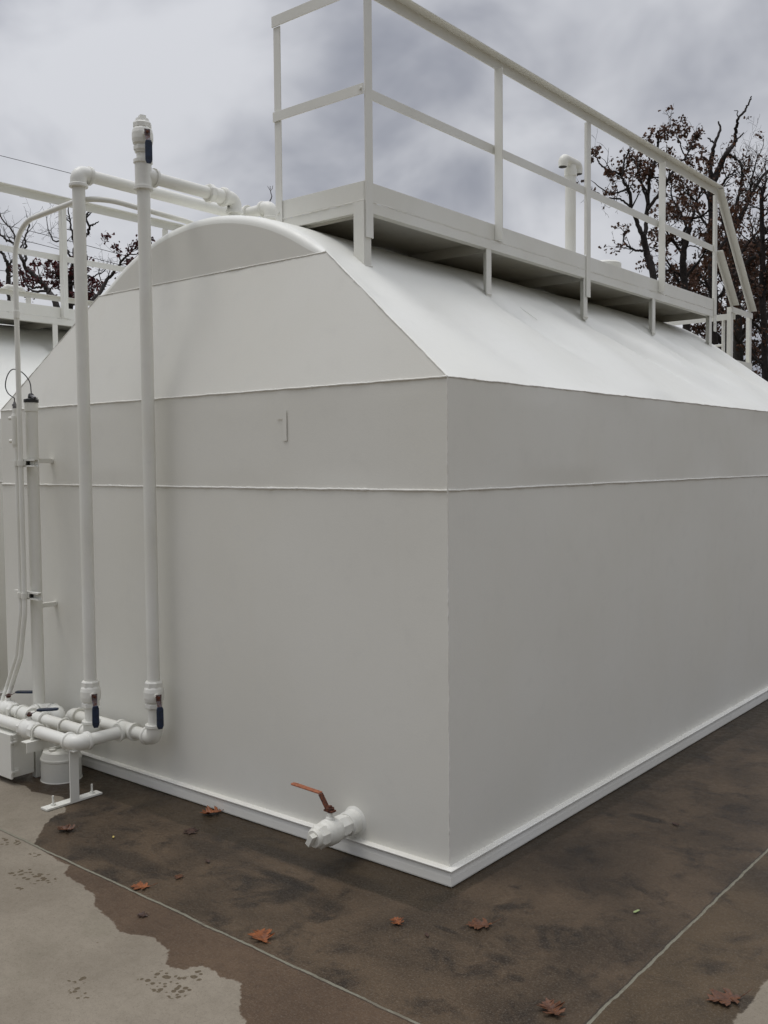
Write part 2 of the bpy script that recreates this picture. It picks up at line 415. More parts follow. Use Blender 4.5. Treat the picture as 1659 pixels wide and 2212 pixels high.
# pipe fittings ------------------------------------------------------
PR=.0300
def pipe_mb(m,p0,p1,r=PR): m.tube([p0,p1],r,24,True); return m
def elbow(p,din,dout,r=PR,Rb=.052,ext=.012):
    """elbow fitting at corner p, pipe arriving along din and leaving along dout"""
    m=MB(); p,din,dout=V(p),V(din).normalized(),V(dout).normalized()
    pts=fillet([p-din*(Rb+ext),p,p+dout*(Rb+ext)],Rb,10)
    n=len(pts); rr=[r*1.28]*n
    m.tube(pts,rr,26,True)
    for q,d in ((p-din*(Rb+ext),din),(p+dout*(Rb+ext),-dout)):
        m.steps(q-d*.003,d,[(0,r*1.42),(.002,r*1.48),(.014,r*1.48),(.018,r*1.30)],26)
    return m
def tee(p,ax,br,r=PR,l=.052):
    m=MB(); p,ax,br=V(p),V(ax).normalized(),V(br).normalized()
    m.steps(p-ax*l,ax,[(0,r*1.48),(.014,r*1.48),(.017,r*1.28),(2*l-.017,r*1.28),(2*l-.014,r*1.48),(2*l,r*1.48)],26)
    m.steps(p,br,[(0,r*1.26),(l-.014,r*1.28),(l-.013,r*1.48),(l,r*1.48)],26)
    return m
def handle(parent,s,stem,lev,grip=M['blue'],arm=M['armsteel'],glen=.105,alen=.045,off=.016,w=.024):
    """lever on a valve: stem top s, stem direction, lever direction"""
    s,stem,lev=V(s),V(stem).normalized(),V(lev).normalized(); side=stem.cross(lev).normalized()
    m=MB(); m.steps(s-stem*.012,stem,[(0,.008),(.008,.008),(.008,.0125),(.018,.0125),(.018,.0075),(.026,.007)],6); m.build('stem_nut',M['rust'],parent)
    m=MB(); q=s+stem*.008
    pts=[q-lev*.014,q+lev*.016,q+lev*alen+stem*off,q+lev*(alen+glen*.9)+stem*off]
    for a,b,w0,w1 in ((pts[0],pts[1],w*1.15,w*1.05),(pts[1],pts[2],w*1.05,w*.8),(pts[2],pts[3],w*.8,w*.8)):
        t=(b-a).normalized(); n=side.cross(t).normalized()
        c=[a+side*w0/2,a-side*w0/2,b-side*w1/2,b+side*w1/2]
        m.prism([v-n*.0015 for v in c],n*.003)
    m.build('lever_arm',arm,parent,.0006)
    if grip:
        m=MB(); a=pts[2]-lev*.004; n=stem
        for (l0,l1,w0,w1) in ((0,.012,w*.95,w*1.35),(.012,glen-.016,w*1.35,w*1.35),(glen-.016,glen,w*1.35,w*.8)):
            c=[a+lev*l0+side*w0/2,a+lev*l0-side*w0/2,a+lev*l1-side*w1/2,a+lev*l1+side*w1/2]
            m.prism([v-n*.005 for v in c],n*.010)
        m.build('grip',grip,parent,.0015)
def ballvalve(parent,c,ax,stem,lev,r=PR,hl=.065,**kw):
    c,ax,stem=V(c),V(ax).normalized(),V(stem).normalized()
    m=MB()
    m.steps(c-ax*hl,ax,[(0,r*1.36),(.004,r*1.44),(.020,r*1.44),(.026,r*1.22)],8,.39,False)
    m.steps(c-ax*(hl-.024),ax,[(0,r*1.2),(.010,r*1.5),(.028,r*1.62),(.056,r*1.62),(.072,r*1.5),(.085,r*1.25)],26)
    m.steps(c+ax*(hl-.030),ax,[(0,r*1.25),(.004,r*1.44),(.024,r*1.44),(.030,r*1.3)],8,.39,False)
    m.steps(c,stem,[(0,.014),(r*1.62+.006,.014),(r*1.62+.006,.010),(r*1.62+.016,.010)],14)
    b=m.build('ball_valve',M['pipe'],parent)
    handle(b,c+stem*(r*1.62+.022),stem,lev,**kw)
    return b

# ------------------------------------------------------------------ risers
R1=V((-1.976,-.231)); R2=V((-1.672,-.085)); ZH=.290
def P3(xy,z): return V((xy[0],xy[1],z))
r1=empty('riser_pipe',(R1[0],R1[1],ZH),'white vertical steel pipe nearer the left, turning through a plain elbow over the tank top','pipe','riser pipes up the tank end')
m=MB(); pipe_mb(m,P3(R1,ZH+.05),P3(R1,2.985-.05)); m.build('pipe',M['pipe'],r1)
elbow(P3(R1,2.985),Z_,Y_).build('elbow_fitting',M['pipe'],r1)
elbow(P3(R1,ZH),X_,Z_).build('elbow_fitting',M['pipe'],r1)
ballvalve(r1,P3(R1,.487),Z_,V((.93,-.36,0)),V((.0,0,-1)))
Y1e=.80
m=MB(); pipe_mb(m,V((R1[0],R1[1]+.05,2.985)),V((R1[0],Y1e-.04,2.985))); m.build('pipe',M['pipe'],r1)
elbow((R1[0],Y1e,2.985),Y_,X_).build('elbow_fitting',M['pipe'],r1)
m=MB(); pipe_mb(m,V((R1[0]+.05,Y1e,2.985)),V((-1.76,Y1e,2.985))); m.build('pipe',M['pipe'],r1)
elbow((-1.735,Y1e,2.985),X_,-Z_).build('elbow_fitting',M['pipe'],r1)
m=MB(); pipe_mb(m,V((-1.735,Y1e,2.95)),V((-1.735,Y1e,2.75))); m.steps((-1.735,Y1e,2.765),Z_,[(0,.05),(.03,.05),(.034,.04)],24); m.build('pipe',M['pipe'],r1)

r2=empty('riser_pipe',(R2[0],R2[1],ZH),'white vertical steel pipe nearer the middle, with a blue-handled valve above its top tee','pipe','riser pipes up the tank end')
ZT2=2.950
m=MB(); pipe_mb(m,P3(R2,ZH+.05),P3(R2,3.10)); m.build('pipe',M['pipe'],r2)
tee(P3(R2,ZT2),Z_,Y_,l=.068).build('tee_fitting',M['pipe'],r2)
m=MB(); m.steps(P3(R2,3.052),Z_,[(0,PR),(.0,PR*1.22),(.006,PR*1.25),(.014,PR*1.22),(.014,PR)],24); m.build('coupling',M['pipe'],r2)
bv=ballvalve(r2,P3(R2,3.125),Z_,V((.93,-.36,0)),V((0,0,-1)),hl=.066)
m=MB(); m.steps(P3(R2,3.188),Z_,[(0,PR*1.25),(.004,PR*1.1),(.018,PR*1.0)],20); m.steps(P3(R2,3.205),Z_,[(0,.021),(.018,.019)],4,.5,False); m.build('plug',M['pipe'],r2)
m=MB(); pipe_mb(m,V((R2[0],R2[1]+.05,ZT2)),V((R2[0],.315,ZT2))); m.build('pipe',M['pipe'],r2)
m=MB(); m.steps((R2[0],.300,ZT2),Y_,[(0,PR*1.25),(.004,PR*1.52),(.030,PR*1.52),(.036,PR*1.2)],8,.39,False); m.steps((R2[0],.332,ZT2),Y_,[(0,PR*1.1),(.01,PR*1.22),(.06,PR*1.22),(.07,PR*1.1)],20)
m.steps((R2[0],.392,ZT2),Y_,[(0,PR*1.35),(.006,PR*1.6),(.022,PR*1.6),(.030,PR*1.3)],26); m.build('union_fitting',M['pipe'],r2)
elbow((R2[0],.478,ZT2),Y_,-Z_,Rb=.056).build('elbow_fitting',M['pipe'],r2)
m=MB(); pipe_mb(m,V((R2[0],.478,ZT2-.05)),V((R2[0],.478,2.76))); m.steps((R2[0],.478,2.765),Z_,[(0,.055),(.045,.055),(.05,.042)],24); m.build('pipe',M['pipe'],r2)
ballvalve(r2,P3(R2,.500),Z_,V((.93,-.36,0)),V((0,0,-1)))
elbow(P3(R2,ZH),X_,Z_).build('elbow_fitting',M['pipe'],r2)

# ------------------------------------------------------------------ headers on the ground
XE,YF=-1.885,-.375
hf=empty('header_pipe',(XE,YF,ZH),'low white front pipe line, elbowed round to the right-hand riser','pipe','pipe headers low at the tank end')
m=MB(); pipe_mb(m,V((-4.6,YF,ZH)),V((XE-.05,YF,ZH))); m.build('pipe',M['pipe'],hf)
elbow((XE,YF,ZH),X_,Y_).build('elbow_fitting',M['pipe'],hf)
m=MB(); pipe_mb(m,V((XE,YF+.05,ZH)),V((XE,R2[1]-.04,ZH))); m.build('pipe',M['pipe'],hf)
tee((XE,R2[1],ZH),X_,-Y_,l=.062).build('tee_fitting',M['pipe'],hf)
m=MB(); pipe_mb(m,V((XE+.05,R2[1],ZH)),V((R2[0]-.05,R2[1],ZH))); pipe_mb(m,V((XE-.05,R2[1],ZH)),V((-2.33,R2[1],ZH))); m.build('pipe',M['pipe'],hf)
elbow((-2.37,R2[1],ZH),-X_,-Z_).build('elbow_fitting',M['pipe'],hf)
m=MB(); pipe_mb(m,V((-2.37,R2[1],ZH-.05)),V((-2.37,R2[1],.0))); m.build('pipe',M['pipe'],hf)
ballvalve(hf,(-2.29,YF,ZH),X_,Z_,V((.80,.60,.05)))
hb=empty('header_pipe',(-2.6,R1[1],ZH),'low white pipe line behind the front one, feeding the left-hand riser','pipe','pipe headers low at the tank end')
m=MB(); pipe_mb(m,V((-4.6,R1[1],ZH)),V((R1[0]-.05,R1[1],ZH))); m.build('pipe',M['pipe'],hb)
ballvalve(hb,(-2.74,R1[1],ZH),X_,Z_,V((.80,.60,.0)))
tee((-2.56,R1[1],ZH),X_,Y_).build('tee_fitting',M['pipe'],hb)
m=MB(); m.steps((-2.40,R1[1],ZH),X_,[(0,PR*1.3),(.004,PR*1.42),(.014,PR*1.42),(.018,PR*1.2)],24); m.build('coupling',M['pipe'],hb)
elbow((-2.56,-.11,ZH),Y_,X_,Rb=.045).build('elbow_fitting',M['pipe'],hb)
elbow((-2.455,-.11,ZH),X_,-Z_,Rb=.045).build('elbow_fitting',M['pipe'],hb)
m=MB(); pipe_mb(m,V((-2.455,-.11,ZH-.05)),V((-2.455,-.11,0))); pipe_mb(m,V((-2.325,R1[1]+.0,ZH-.01)),V((-2.325,R1[1],.14))); m.build('pipe',M['pipe'],hb)

# pipe stand under the front elbow
st=empty('pipe_stand',(-1.905,-.375,0),'white T-shaped floor stand holding up the front pipe elbow on a bolted foot bar','pipe stand')
m=MB(); m.angle((-1.905,-.352,.013),(-1.905,-.352,.262),V((0,-1,0)),V((-1,0,0)),.048,.006,.04); m.box((-1.95,-.40,.255),(-1.87,-.35,.261)); m.build('post',M['rail'],st,.001)
m=MB(); m.box((-1.958,-.525,.002),(-1.905,-.225,.012)); m.build('foot_bar',M['rail'],st,.0015)
for y in(-.475,-.265):
    m=MB(); m.steps((-1.933,y,.012),Z_,[(0,.012),(.008,.012),(.008,.005),(.045,.005)],6); m.build('anchor_bolt',M['rail'],st)
# header support arm
sa=empty('pipe_bracket',(-2.205,-.2,.25),'white angle-iron arm from the tank wall carrying the two low pipe lines, with U-bolts','pipe bracket')
m=MB(); m.angle((-2.185,-.455,.257),(-2.185,.0,.257),V((-1,0,0)),V((0,0,-1)),.05,.006,.052); m.build('arm',M['rail'],sa,.001)
for y in(YF,R1[1]):
    m=MB(); pts=[(-2.21,y-.036,.235),(-2.21,y-.036,ZH)]+[(-2.21,y-.036*math.cos(a),ZH+.036*math.sin(a)) for a in [math.pi*k/10 for k in range(1,10)]]+[(-2.21,y+.036,ZH),(-2.21,y+.036,.235)]
    m.tube(pts,.0045,8); 
    for s in(-1,1): m.steps((-2.21,y+s*.036,.2575),Z_,[(0,.009),(.008,.009)],6)
    m.build('u_bolt',M['pipe'],sa)

# sump can
cn=empty('sump_can',(-2.29,-.205,0),'squat round white canister on the concrete under the low pipes','canister')
m=MB(); m.steps((-2.29,-.205,.0),Z_,[(0,.104),(.004,.101),(.100,.099),(.104,.103),(.112,.103),(.118,.098),(.146,.088),(.156,.072)],40); m.build('body',M['pipe'],cn)
m=MB(); m.steps((-2.325,-.231,.150),Z_,[(0,.045),(.018,.045),(.024,.035)],20); m.steps((-2.235,-.165,.150),Z_,[(0,.026),(.035,.026),(.04,.02)],16); m.steps((-2.275,-.262,.148),Z_,[(0,.018),(.016,.018)],6); m.build('lid_fitting',M['pipe'],cn)
# cabinet
bx=empty('junction_box',(-2.6,-.36,0),'low white metal junction box with side latches at the left edge, beneath the pipes','junction box')
m=MB(); m.box((-2.95,-.418,.035),(-2.384,-.300,.252)); m.build('body',M['rail'],bx,.004)
m=MB(); m.box((-2.955,-.430,.030),(-2.379,-.4185,.256)); m.build('door',M['rail'],bx,.002)
for z in(.065,.215):
    m=MB(); m.box((-2.3835,-.412,z-.018),(-2.379,-.388,z+.018)); m.steps((-2.380,-.405,z),X_,[(0,.006),(.006,.006)],8); m.box((-2.380,-.430,z-.005),(-2.373,-.392,z+.005)); m.build('latch',M['pipe'],bx,.001)
m=MB(); m.box((-2.43,-.285,.0),(-2.395,-.250,.25)); m.box((-2.93,-.285,.0),(-2.895,-.250,.25)); m.box((-2.93,-.298,.20),(-2.395,-.286,.24)); m.build('leg',M['rail'],bx,.001)

# gauge tube
TX,TY=-2.60,-.135
tb=empty('gauge_tube',(TX,TY,0),'thick upright white tube with a black cap beside the tank left edge','tube')
m=MB(); m.tube([(TX,TY,0),(TX,TY,1.93)],.0315,28); m.build('tube',M['shell'],tb)
m=MB(); m.steps((TX,TY,1.885),Z_,[(0,.032),(.003,.0355),(.045,.0355),(.048,.034)],28); m.build('collar',M['pipe'],tb)
m=MB(); m.steps((TX,TY,1.934),Z_,[(0,.038),(.016,.038),(.018,.030),(.022,.016),(.030,.016),(.044,.013),(.048,.008)],24); m.box((TX+.01,TY-.006,1.952),(TX+.055,TY+.006,1.956)); m.build('cap',M['black'],tb)
m=MB(); m.bar((TX+.005,TY-.004,1.972),(TX+.042,TY-.004,1.956),Y_,.016,.010); m.build('latch',M['galv'],tb)
for z in(1.625,.845):
    m=MB(); m.box((TX-.048,TY+.010,z-.012),(TX-.022,-.002,z+.012)); m.steps((TX-.035,-.006,z),Y_,[(0,.017),(.006,.017)],14); m.build('wall_bracket',M['shell'],tb)
# strut clamps
for k,(z,lab) in enumerate(((1.614,'short slotted white strut channel clamping conduits to the tube, the upper one'),(.915,'short slotted white strut channel clamping conduits to the tube, the lower one'))):
    s_=empty('strut_clamp',(TX,TY-.045,z),lab,'strut channel','conduit strut clamps')
    x0,x1=TX-.125,TX+.112; ya,yb=TY-.033,TY-.058
    m=MB(); m.box((x0,ya-.004,z-.020),(x1,ya,z+.020)); m.box((x0,yb,z+.017),(x1,ya-.004,z+.020)); m.box((x0,yb,z-.020),(x1,ya-.004,z-.017))
    m.box((x0,yb,z+.0115),(x1,yb+.0025,z+.0168)); m.box((x0,yb,z-.0168),(x1,yb+.0025,z-.0115)); m.build('channel',M['rail'],s_)
    m=MB()
    for j in range(3): m.steps((TX+.048+j*.025,ya-.0041,z),V((0,-1,0)),[(0,.0065),(.003,.0065)],12)
    m.build('slot_plug',M['pipe'],s_)
    m=MB(); m.box((TX+.010,ya-.0046,z-.011),(TX+.036,ya-.0042,z+.011)); m.build('slot',M['black'],s_)
    for cx in(TX+.005-.0,TX-.033):
        m=MB(); m.tube([(cx,TY-.072,z-.014),(cx,TY-.072,z+.014)],.0175,16); m.box((cx-.03,TY-.062,z-.012),(cx+.026,TY-.0585,z+.012)); m.steps((cx-.024,TY-.062,z),V((0,-1,0)),[(0,.007),(.012,.007)],6); m.build('clamp',M['pipe'],s_)
# conduits
YC=TY-.072
ca=empty('conduit',(TX,YC,.3),'slim white conduit climbing the left edge and bending over onto the tank top','conduit','slim electrical conduits')
pa=fillet([(-2.765,-.262,.245),(-2.757,YC,.40),(-2.650,YC,.580),(TX+.005,YC,.83),(TX+.003,YC,2.845),(-1.90,YC,2.875),(-1.835,.32,2.835),(-1.825,.62,2.77)],[.05,.10,.25,.19,.17,.5],12)
m=MB(); m.tube(pa,.0132,14); m.build('conduit_tube',M['pipe'],ca)
m=MB(); m.steps((TX+.004,YC,2.365),Z_,[(0,.0135),(.002,.016),(.040,.016),(.042,.0135)],16); m.build('coupling',M['pipe'],ca)
cb=empty('conduit',(-2.64,YC,.3),'slim white conduit that stops at a small fitting below the black cable','conduit','slim electrical conduits')
pb=fillet([(-2.805,-.262,.245),(-2.797,YC,.40),(-2.690,YC,.580),(-2.633,YC,.83),(-2.633,YC,1.70)],[.05,.10,.25],12)
m=MB(); m.tube(pb,.0115,14); m.build('conduit_tube',M['pipe'],cb)
m=MB(); m.steps((-2.640,YC,1.695),Z_,[(0,.014),(.01,.016),(.02,.0185),(.165,.0185),(.18,.014),(.205,.013)],16)
for z in(1.73,1.85): m.steps((-2.650,YC-.006,z),V((-1,-.4,0)),[(0,.011),(.022,.010),(.026,.006)],10)
m.build('conduit_body',M['pipe'],cb)
m=MB(); m.steps((-2.640,YC,1.902),Z_,[(0,.012),(.004,.012),(.004,.009),(.010,.009),(.010,.013),(.022,.013),(.022,.008),(.034,.006)],10); m.build('cable_gland',M['galv'],cb)
cbk=bpy.data.objects
pts=[(-2.640,YC,1.93),(-2.642,YC,1.955),(-2.665,YC,1.965),(-2.695,YC-.005,1.985),(-2.708,YC-.01,2.02),(-2.690,YC-.012,2.065),(-2.655,YC-.01,2.098),(-2.625,YC+.0,2.105),(-2.600,YC+.03,2.085),(-2.592,TY-.01,2.04),(-2.596,TY,1.98)]
def smooth(pts,n=6):
    pts=[V(p) for p in pts]; P=[pts[0]*2-pts[1]]+pts+[pts[-1]*2-pts[-2]]; out=[]
    for i in range(1,len(P)-2):
        for k in range(n):
            t=k/n; a,b,c,d=P[i-1],P[i],P[i+1],P[i+2]
            out.append(.5*((2*b)+(c-a)*t+(2*a-5*b+4*c-d)*t*t+(3*b-a-3*c+d)*t**3))
    out.append(pts[-1]); return out
m=MB(); m.tube(smooth(pts),.0028,8); tag(m.build('cable',M['wire']),'thin black cable looping from the conduit fitting to the black tube cap','cable')

# ------------------------------------------------------------------ drain valve low on the end wall
dv=empty('drain_valve',(-.475,-.13,.135),'capped white ball valve with rusty orange lever, low on the tank end','valve')
c=V((-.475,0,.135)); r=.034
m=MB()
m.steps(c+V((0,.002,0)),V((0,-1,0)),[(0,.062),(.004,.060),(.010,.050),(.052,.049),(.056,.044)],30)
m.steps(c,V((0,-1,0)),[(.05,.040),(.064,.043),(.070,.047),(.110,.048),(.118,.044)],8,.39,False)
m.steps(c,V((0,-1,0)),[(.10,.040),(.112,.046),(.130,.052),(.165,.053),(.185,.049),(.196,.043)],30)
m.steps(c,V((0,-1,0)),[(.19,.043),(.194,.047),(.222,.048),(.230,.040)],8,.39,False)
m.steps(c+Y_*-.148,Z_,[(0,.020),(.052,.019),(.060,.017),(.060,.012),(.078,.012)],16)
m.build('body',M['pipe'],dv)
m=MB(); m.steps(c,V((0,-1,0)),[(.225,.038),(.242,.037),(.247,.033)],26); m.bar(c+V((0,-.246,0)),c+V((0,-.272,0)),V((.5,0,.86)),.048,.022); m.build('plug',M['pipe'],dv,.002)
s=c+V((0,-.148,.083))
m=MB(); m.steps(s-Z_*.008,Z_,[(0,.010),(.012,.010),(.012,.017),(.022,.017),(.022,.009),(.030,.008)],6); m.bar(s+V((-.024,0,.002)),s+V((.020,0,.002)),Y_,.026,.007); m.build('stem_nut',M['rust'],dv)
m=MB()
q=[s+V((-.012,0,.004)),s+V((-.052,0,.060)),s+V((-.200,0,.066))]
m.bar(q[0],q[1],Y_,.024,.005); m.build('lever_bend',M['rust'],dv,.0008)
m=MB(); ol=[]
for k in range(9):
    a=math.pi/2+math.pi*k/8; ol.append(q[2]+V((math.cos(a)*.013,math.sin(a)*.013,0)))
ol=[q[1]+V((-.0,.012,.0005))]+ol+[q[1]+V((-.0,-.012,.0005))]
m.prism(ol,(0,0,.005)); m.build('lever_arm',M['orange'],dv,.001)

# ------------------------------------------------------------------ the other two tanks of the row
tk2=copy_tree(tank); tk2.location.x-=4.05
tk2['label']='second white storage tank, partly hidden behind the front tank at the left edge'
tk3=copy_tree(tank); tk3.location.x-=8.06
tk3['label']='farthest white tank, only its top rail and vent cap showing over the second tank'

# ------------------------------------------------------------------ ground
wet=[(-1.84,-.468),(-1.843,-.478),(-1.837,-.529),(-1.772,-.622),(-1.67,-.712),(-1.611,-.763),(-1.521,-.785),(-1.355,-.804),(-1.295,-.8),(-1.245,-.858),(-1.157,-.869),(-1.077,-.871),(-1.063,-.885),(-.989,-.889),(-.926,-.937),(-.84,-.962),(-.734,-.978),(-.678,-1.008),(-.633,-.993),(-.601,-.979),(-.551,-.959),(-.5,-.969),(-.438,-.98),(-.417,-.992),(-.432,-1.013),(-.405,-1.011),(-.373,-1.041),(-.335,-1.047),(-.298,-1.027),(-.286,-.99),(-.262,-.971),(-.232,-.983),(-.217,-.972),(-.174,-.99),(-.141,-.972),(-.103,-.968),(-.067,-1.006),(-.035,-1.03),(-.004,-1.068),(.04,-1.094),(.076,-1.11),(.14,-1.25),(.5,-1.35),(1.05,-1.2),(1.14,-.6),(1.159,-.249),(1.154,-.207),(1.163,-.154),(1.164,-.076),(1.16,-.014),(1.16,.061),(1.23,.16),(1.4,.4),(1.9,1.2),(2.6,3),(2.8,7.5),(-3.3,7.5),(-3.4,-.1),(-2.9,-.32),(-2.404,-.40),(-2.326,-.388),(-2.227,-.416),(-2.116,-.392),(-2.082,-.376),(-2.025,-.362)]
def axis(lo,a,b,hi,st):
    v=[lo]; 
    out=list(np.arange(a,b+1e-6,st)); 
    pre=list(np.linspace(lo,a,8))[:-1]; post=list(np.linspace(b,hi,8))[1:]
    return np.array(pre+out+post)
gx=axis(-16,-3.6,2.4,9,.025); gy=axis(-9,-2.4,3.6,12,.025)
GX,GY=np.meshgrid(gx,gy); pp=np.stack([GX.ravel(),GY.ravel()],1)
poly=np.array(wet); nxt=np.roll(poly,-1,0)
dist=np.full(len(pp),1e9); inside=np.zeros(len(pp),bool)
for a,b in zip(poly,nxt):
    ab=b-a; t=np.clip(((pp-a)@ab)/(ab@ab+1e-12),0,1); dd=np.hypot(*(pp-(a+t[:,None]*ab)).T); dist=np.minimum(dist,dd)
    cnd=(a[1]>pp[:,1])!=(b[1]>pp[:,1]); xi=(b[0]-a[0])*(pp[:,1]-a[1])/((b[1]-a[1]) if abs(b[1]-a[1])>1e-12 else 1e-12)+a[0]
    inside^=cnd&(pp[:,0]<xi)
sd=np.where(inside,dist,-dist); sd=np.clip(sd,-.5,.5)
pr=np.zeros(len(pp))
for x,y,rx,ry,w in ((-1.36,-.955,.10,.05,1),(-1.26,-.935,.07,.05,.9),(-1.70,-.83,.09,.05,.9),(-1.50,-.83,.05,.03,.8),(-.30,-1.12,.09,.06,1),(-.22,-1.12,.05,.05,1),(-.24,-1.03,.05,.05,.7),(-.52,-1.27,.06,.04,.8),(-.44,-1.31,.06,.04,.8),(-.66,-1.10,.06,.03,.5),(-.82,-1.08,.06,.03,.4),(-1.27,-1.03,.09,.03,.7),(-1.9,-.9,.1,.05,.7)):
    pr=np.maximum(pr,w*np.exp(-(((pp[:,0]-x)/rx)**2+((pp[:,1]-y)/ry)**2)))
nx,ny=len(gx),len(gy)
me=bpy.data.meshes.new('concrete_pad'); og=bpy.data.objects.new('concrete_pad',me); col.objects.link(og)
me.from_pydata([(float(a),float(b),0) for a,b in pp],[],[(j*nx+i,j*nx+i+1,(j+1)*nx+i+1,(j+1)*nx+i) for j in range(ny-1) for i in range(nx-1)])
for nm,arr in(('wet',sd),('prints',pr)):
    at_=me.attributes.new(nm,'FLOAT','POINT'); at_.data.foreach_set('value',arr.astype(np.float32))
tag(og,kind='structure')
m_,t=mat('concrete')
pos=t.n('ShaderNodeTexCoord').outputs['Object']; xyz=t.n('ShaderNodeSeparateXYZ',{0:pos}); px,py=xyz.outputs[0],xyz.outputs[1]
aw=t.n('ShaderNodeAttribute',attribute_name='wet').outputs['Fac']; ap=t.n('ShaderNodeAttribute',attribute_name='prints').outputs['Fac']
n1=t.noise(pos,45,4,.6); n2=t.noise(pos,9,4,.6)
wv=t.math('ADD',aw,t.math('ADD',t.math('MULTIPLY',t.math('SUBTRACT',n1,.5),.030),t.math('MULTIPLY',t.math('SUBTRACT',n2,.5),.020)))
wetm=t.ramp(wv,-.003,.004)
# damp prints
vor=t.n('ShaderNodeTexVoronoi',{'Vector':pos,'Scale':46.0,'Randomness':.85},feature='F1').outputs[0]
vsz=t.math('ADD',vor,t.math('MULTIPLY',t.noise(pos,60,3),.35))
prm=t.math('MULTIPLY',t.ramp(vsz,.60,.66,1,0),t.ramp(t.math('ADD',ap,t.math('MULTIPLY',t.math('SUBTRACT',t.noise(pos,30,3),.5),.5)),.42,.50))
wobx=t.math('MULTIPLY',t.math('SUBTRACT',t.noise(pos,7,4,.6),.5),.018)
jx=t.math('ADD',py,t.math('ADD',.797,wobx)); jx=t.math('ADD',jx,t.math('MULTIPLY',px,.015))          # joint along X
jy=t.math('SUBTRACT',px,t.math('ADD',.838,wobx))         # joint along Y
front=t.ramp(jx,-.002,.002,1,0); right=t.ramp(jy,-.002,.002)
blot=t.noise(pos,2.2,6,.62,.3); blot2=t.noise(t.scalev(pos,(1,1.0,1)),5.5,6,.65,.6); grain=t.noise(pos,420,3,.7); mid=t.noise(pos,28,6,.7)
broom=t.noise(t.scalev(pos,(8,190,1)),1.0,3,.6)
dry=t.mix(t.ramp(blot,.3,.7),(.300,.262,.205),(.235,.203,.157)); dry=t.mix(t.ramp(mid,.35,.75,0,.35),dry,(.175,.148,.112))
gr=t.ramp(t.noise(pos,1.6,5,.6),.50,.72,0,.5); dry=t.mix(gr,dry,(.165,.150,.105))
w1=t.mix(t.ramp(blot,.32,.66),(.112,.076,.046),(.046,.031,.019)); w1=t.mix(t.ramp(blot2,.48,.68,0,.85),w1,(.014,.010,.008)); w1=t.mix(t.ramp(mid,.4,.75,0,.5),w1,(.090,.066,.042)); w1=t.mix(t.ramp(t.noise(pos,70,5,.75),.5,.75,0,.55),w1,(.022,.016,.011))
w2=t.mix(t.ramp(blot,.3,.7),(.120,.078,.048),(.084,.054,.034)); w2=t.mix(t.ramp(mid,.4,.75,0,.4),w2,(.050,.032,.021))
w3=t.mix(t.ramp(blot,.3,.7),(.100,.068,.038),(.062,.043,.024)); w3=t.mix(t.ramp(blot2,.50,.72,0,.75),w3,(.022,.016,.011))
wetc=t.mix(front,w1,w2); wetc=t.mix(right,wetc,w3)
# long-standing damp strip along the tank's foot
edge=t.math('MULTIPLY',t.math('SUBTRACT',t.noise(pos,14,3),.5),.016)
sR=t.math('ADD',t.math('SUBTRACT',px,t.math('ADD',.075,t.math('MULTIPLY',py,.033))),edge); sF=t.math('SUBTRACT',t.math('ADD',py,.235),edge)
strip=t.math('MULTIPLY',t.ramp(sR,-.006,.006,1,0),t.ramp(sF,-.006,.006))
wetc=t.mix(t.math('MULTIPLY',strip,.58),wetc,(.026,.018,.008))
# a few dark drip stains
for (sx,sy,rx,ry,k) in ((-.50,-.36,.16,.035,.8),(-.42,-.44,.06,.09,.7),(-.25,-.42,.10,.05,.5),(-.55,-.20,.45,.05,.5),(.20,-.30,.05,.012,.6),(-.9,-.35,.3,.05,.35),(1.1,.8,.3,.15,.5),(.30,1.1,.09,.03,.7),(1.0,2.6,.30,.5,.5),(.45,-.35,.06,.03,.55),(-1.15,-.62,.22,.06,.55),(.35,.55,.22,.30,.35),(-1.35,-.68,.12,.05,.45),(.55,-.42,.03,.02,.6)):
    d2=t.math('ADD',t.math('POWER',t.math('ABSOLUTE',t.math('DIVIDE',t.math('SUBTRACT',px,sx),rx)),2.0),t.math('POWER',t.math('ABSOLUTE',t.math('DIVIDE',t.math('SUBTRACT',py,sy),ry)),2.0))
    d2=t.math('ADD',d2,t.math('MULTIPLY',t.math('SUBTRACT',blot2,.5),3.0))
    wetc=t.mix(t.ramp(d2,.1,1.7,k,0),wetc,(.009,.007,.006))
base=t.mix(wetm,t.mix(t.math('MULTIPLY',prm,.9),dry,(.105,.080,.050)),wetc)
fl=t.ramp(t.noise(pos,300,2,.5),.70,.76); base=t.mix(t.math('MULTIPLY',fl,.35),base,(.02,.018,.015))
fl2=t.ramp(t.noise(pos,170,2,.5),.73,.78); base=t.mix(t.math('MULTIPLY',fl2,.22),base,(.30,.27,.22))
base=t.mix(t.ramp(t.noise(pos,95,5,.8),.5,.72,0,.50),base,t.mix(.6,base,(.0,.0,.0))); base=t.mix(t.ramp(grain,.3,.7,0,.45),base,t.mix(.55,base,(.0,.0,.0))); base=t.mix(t.ramp(t.noise(pos,130,4,.8),.48,.72,0,.42),base,t.mix(.6,base,(.30,.27,.22)))
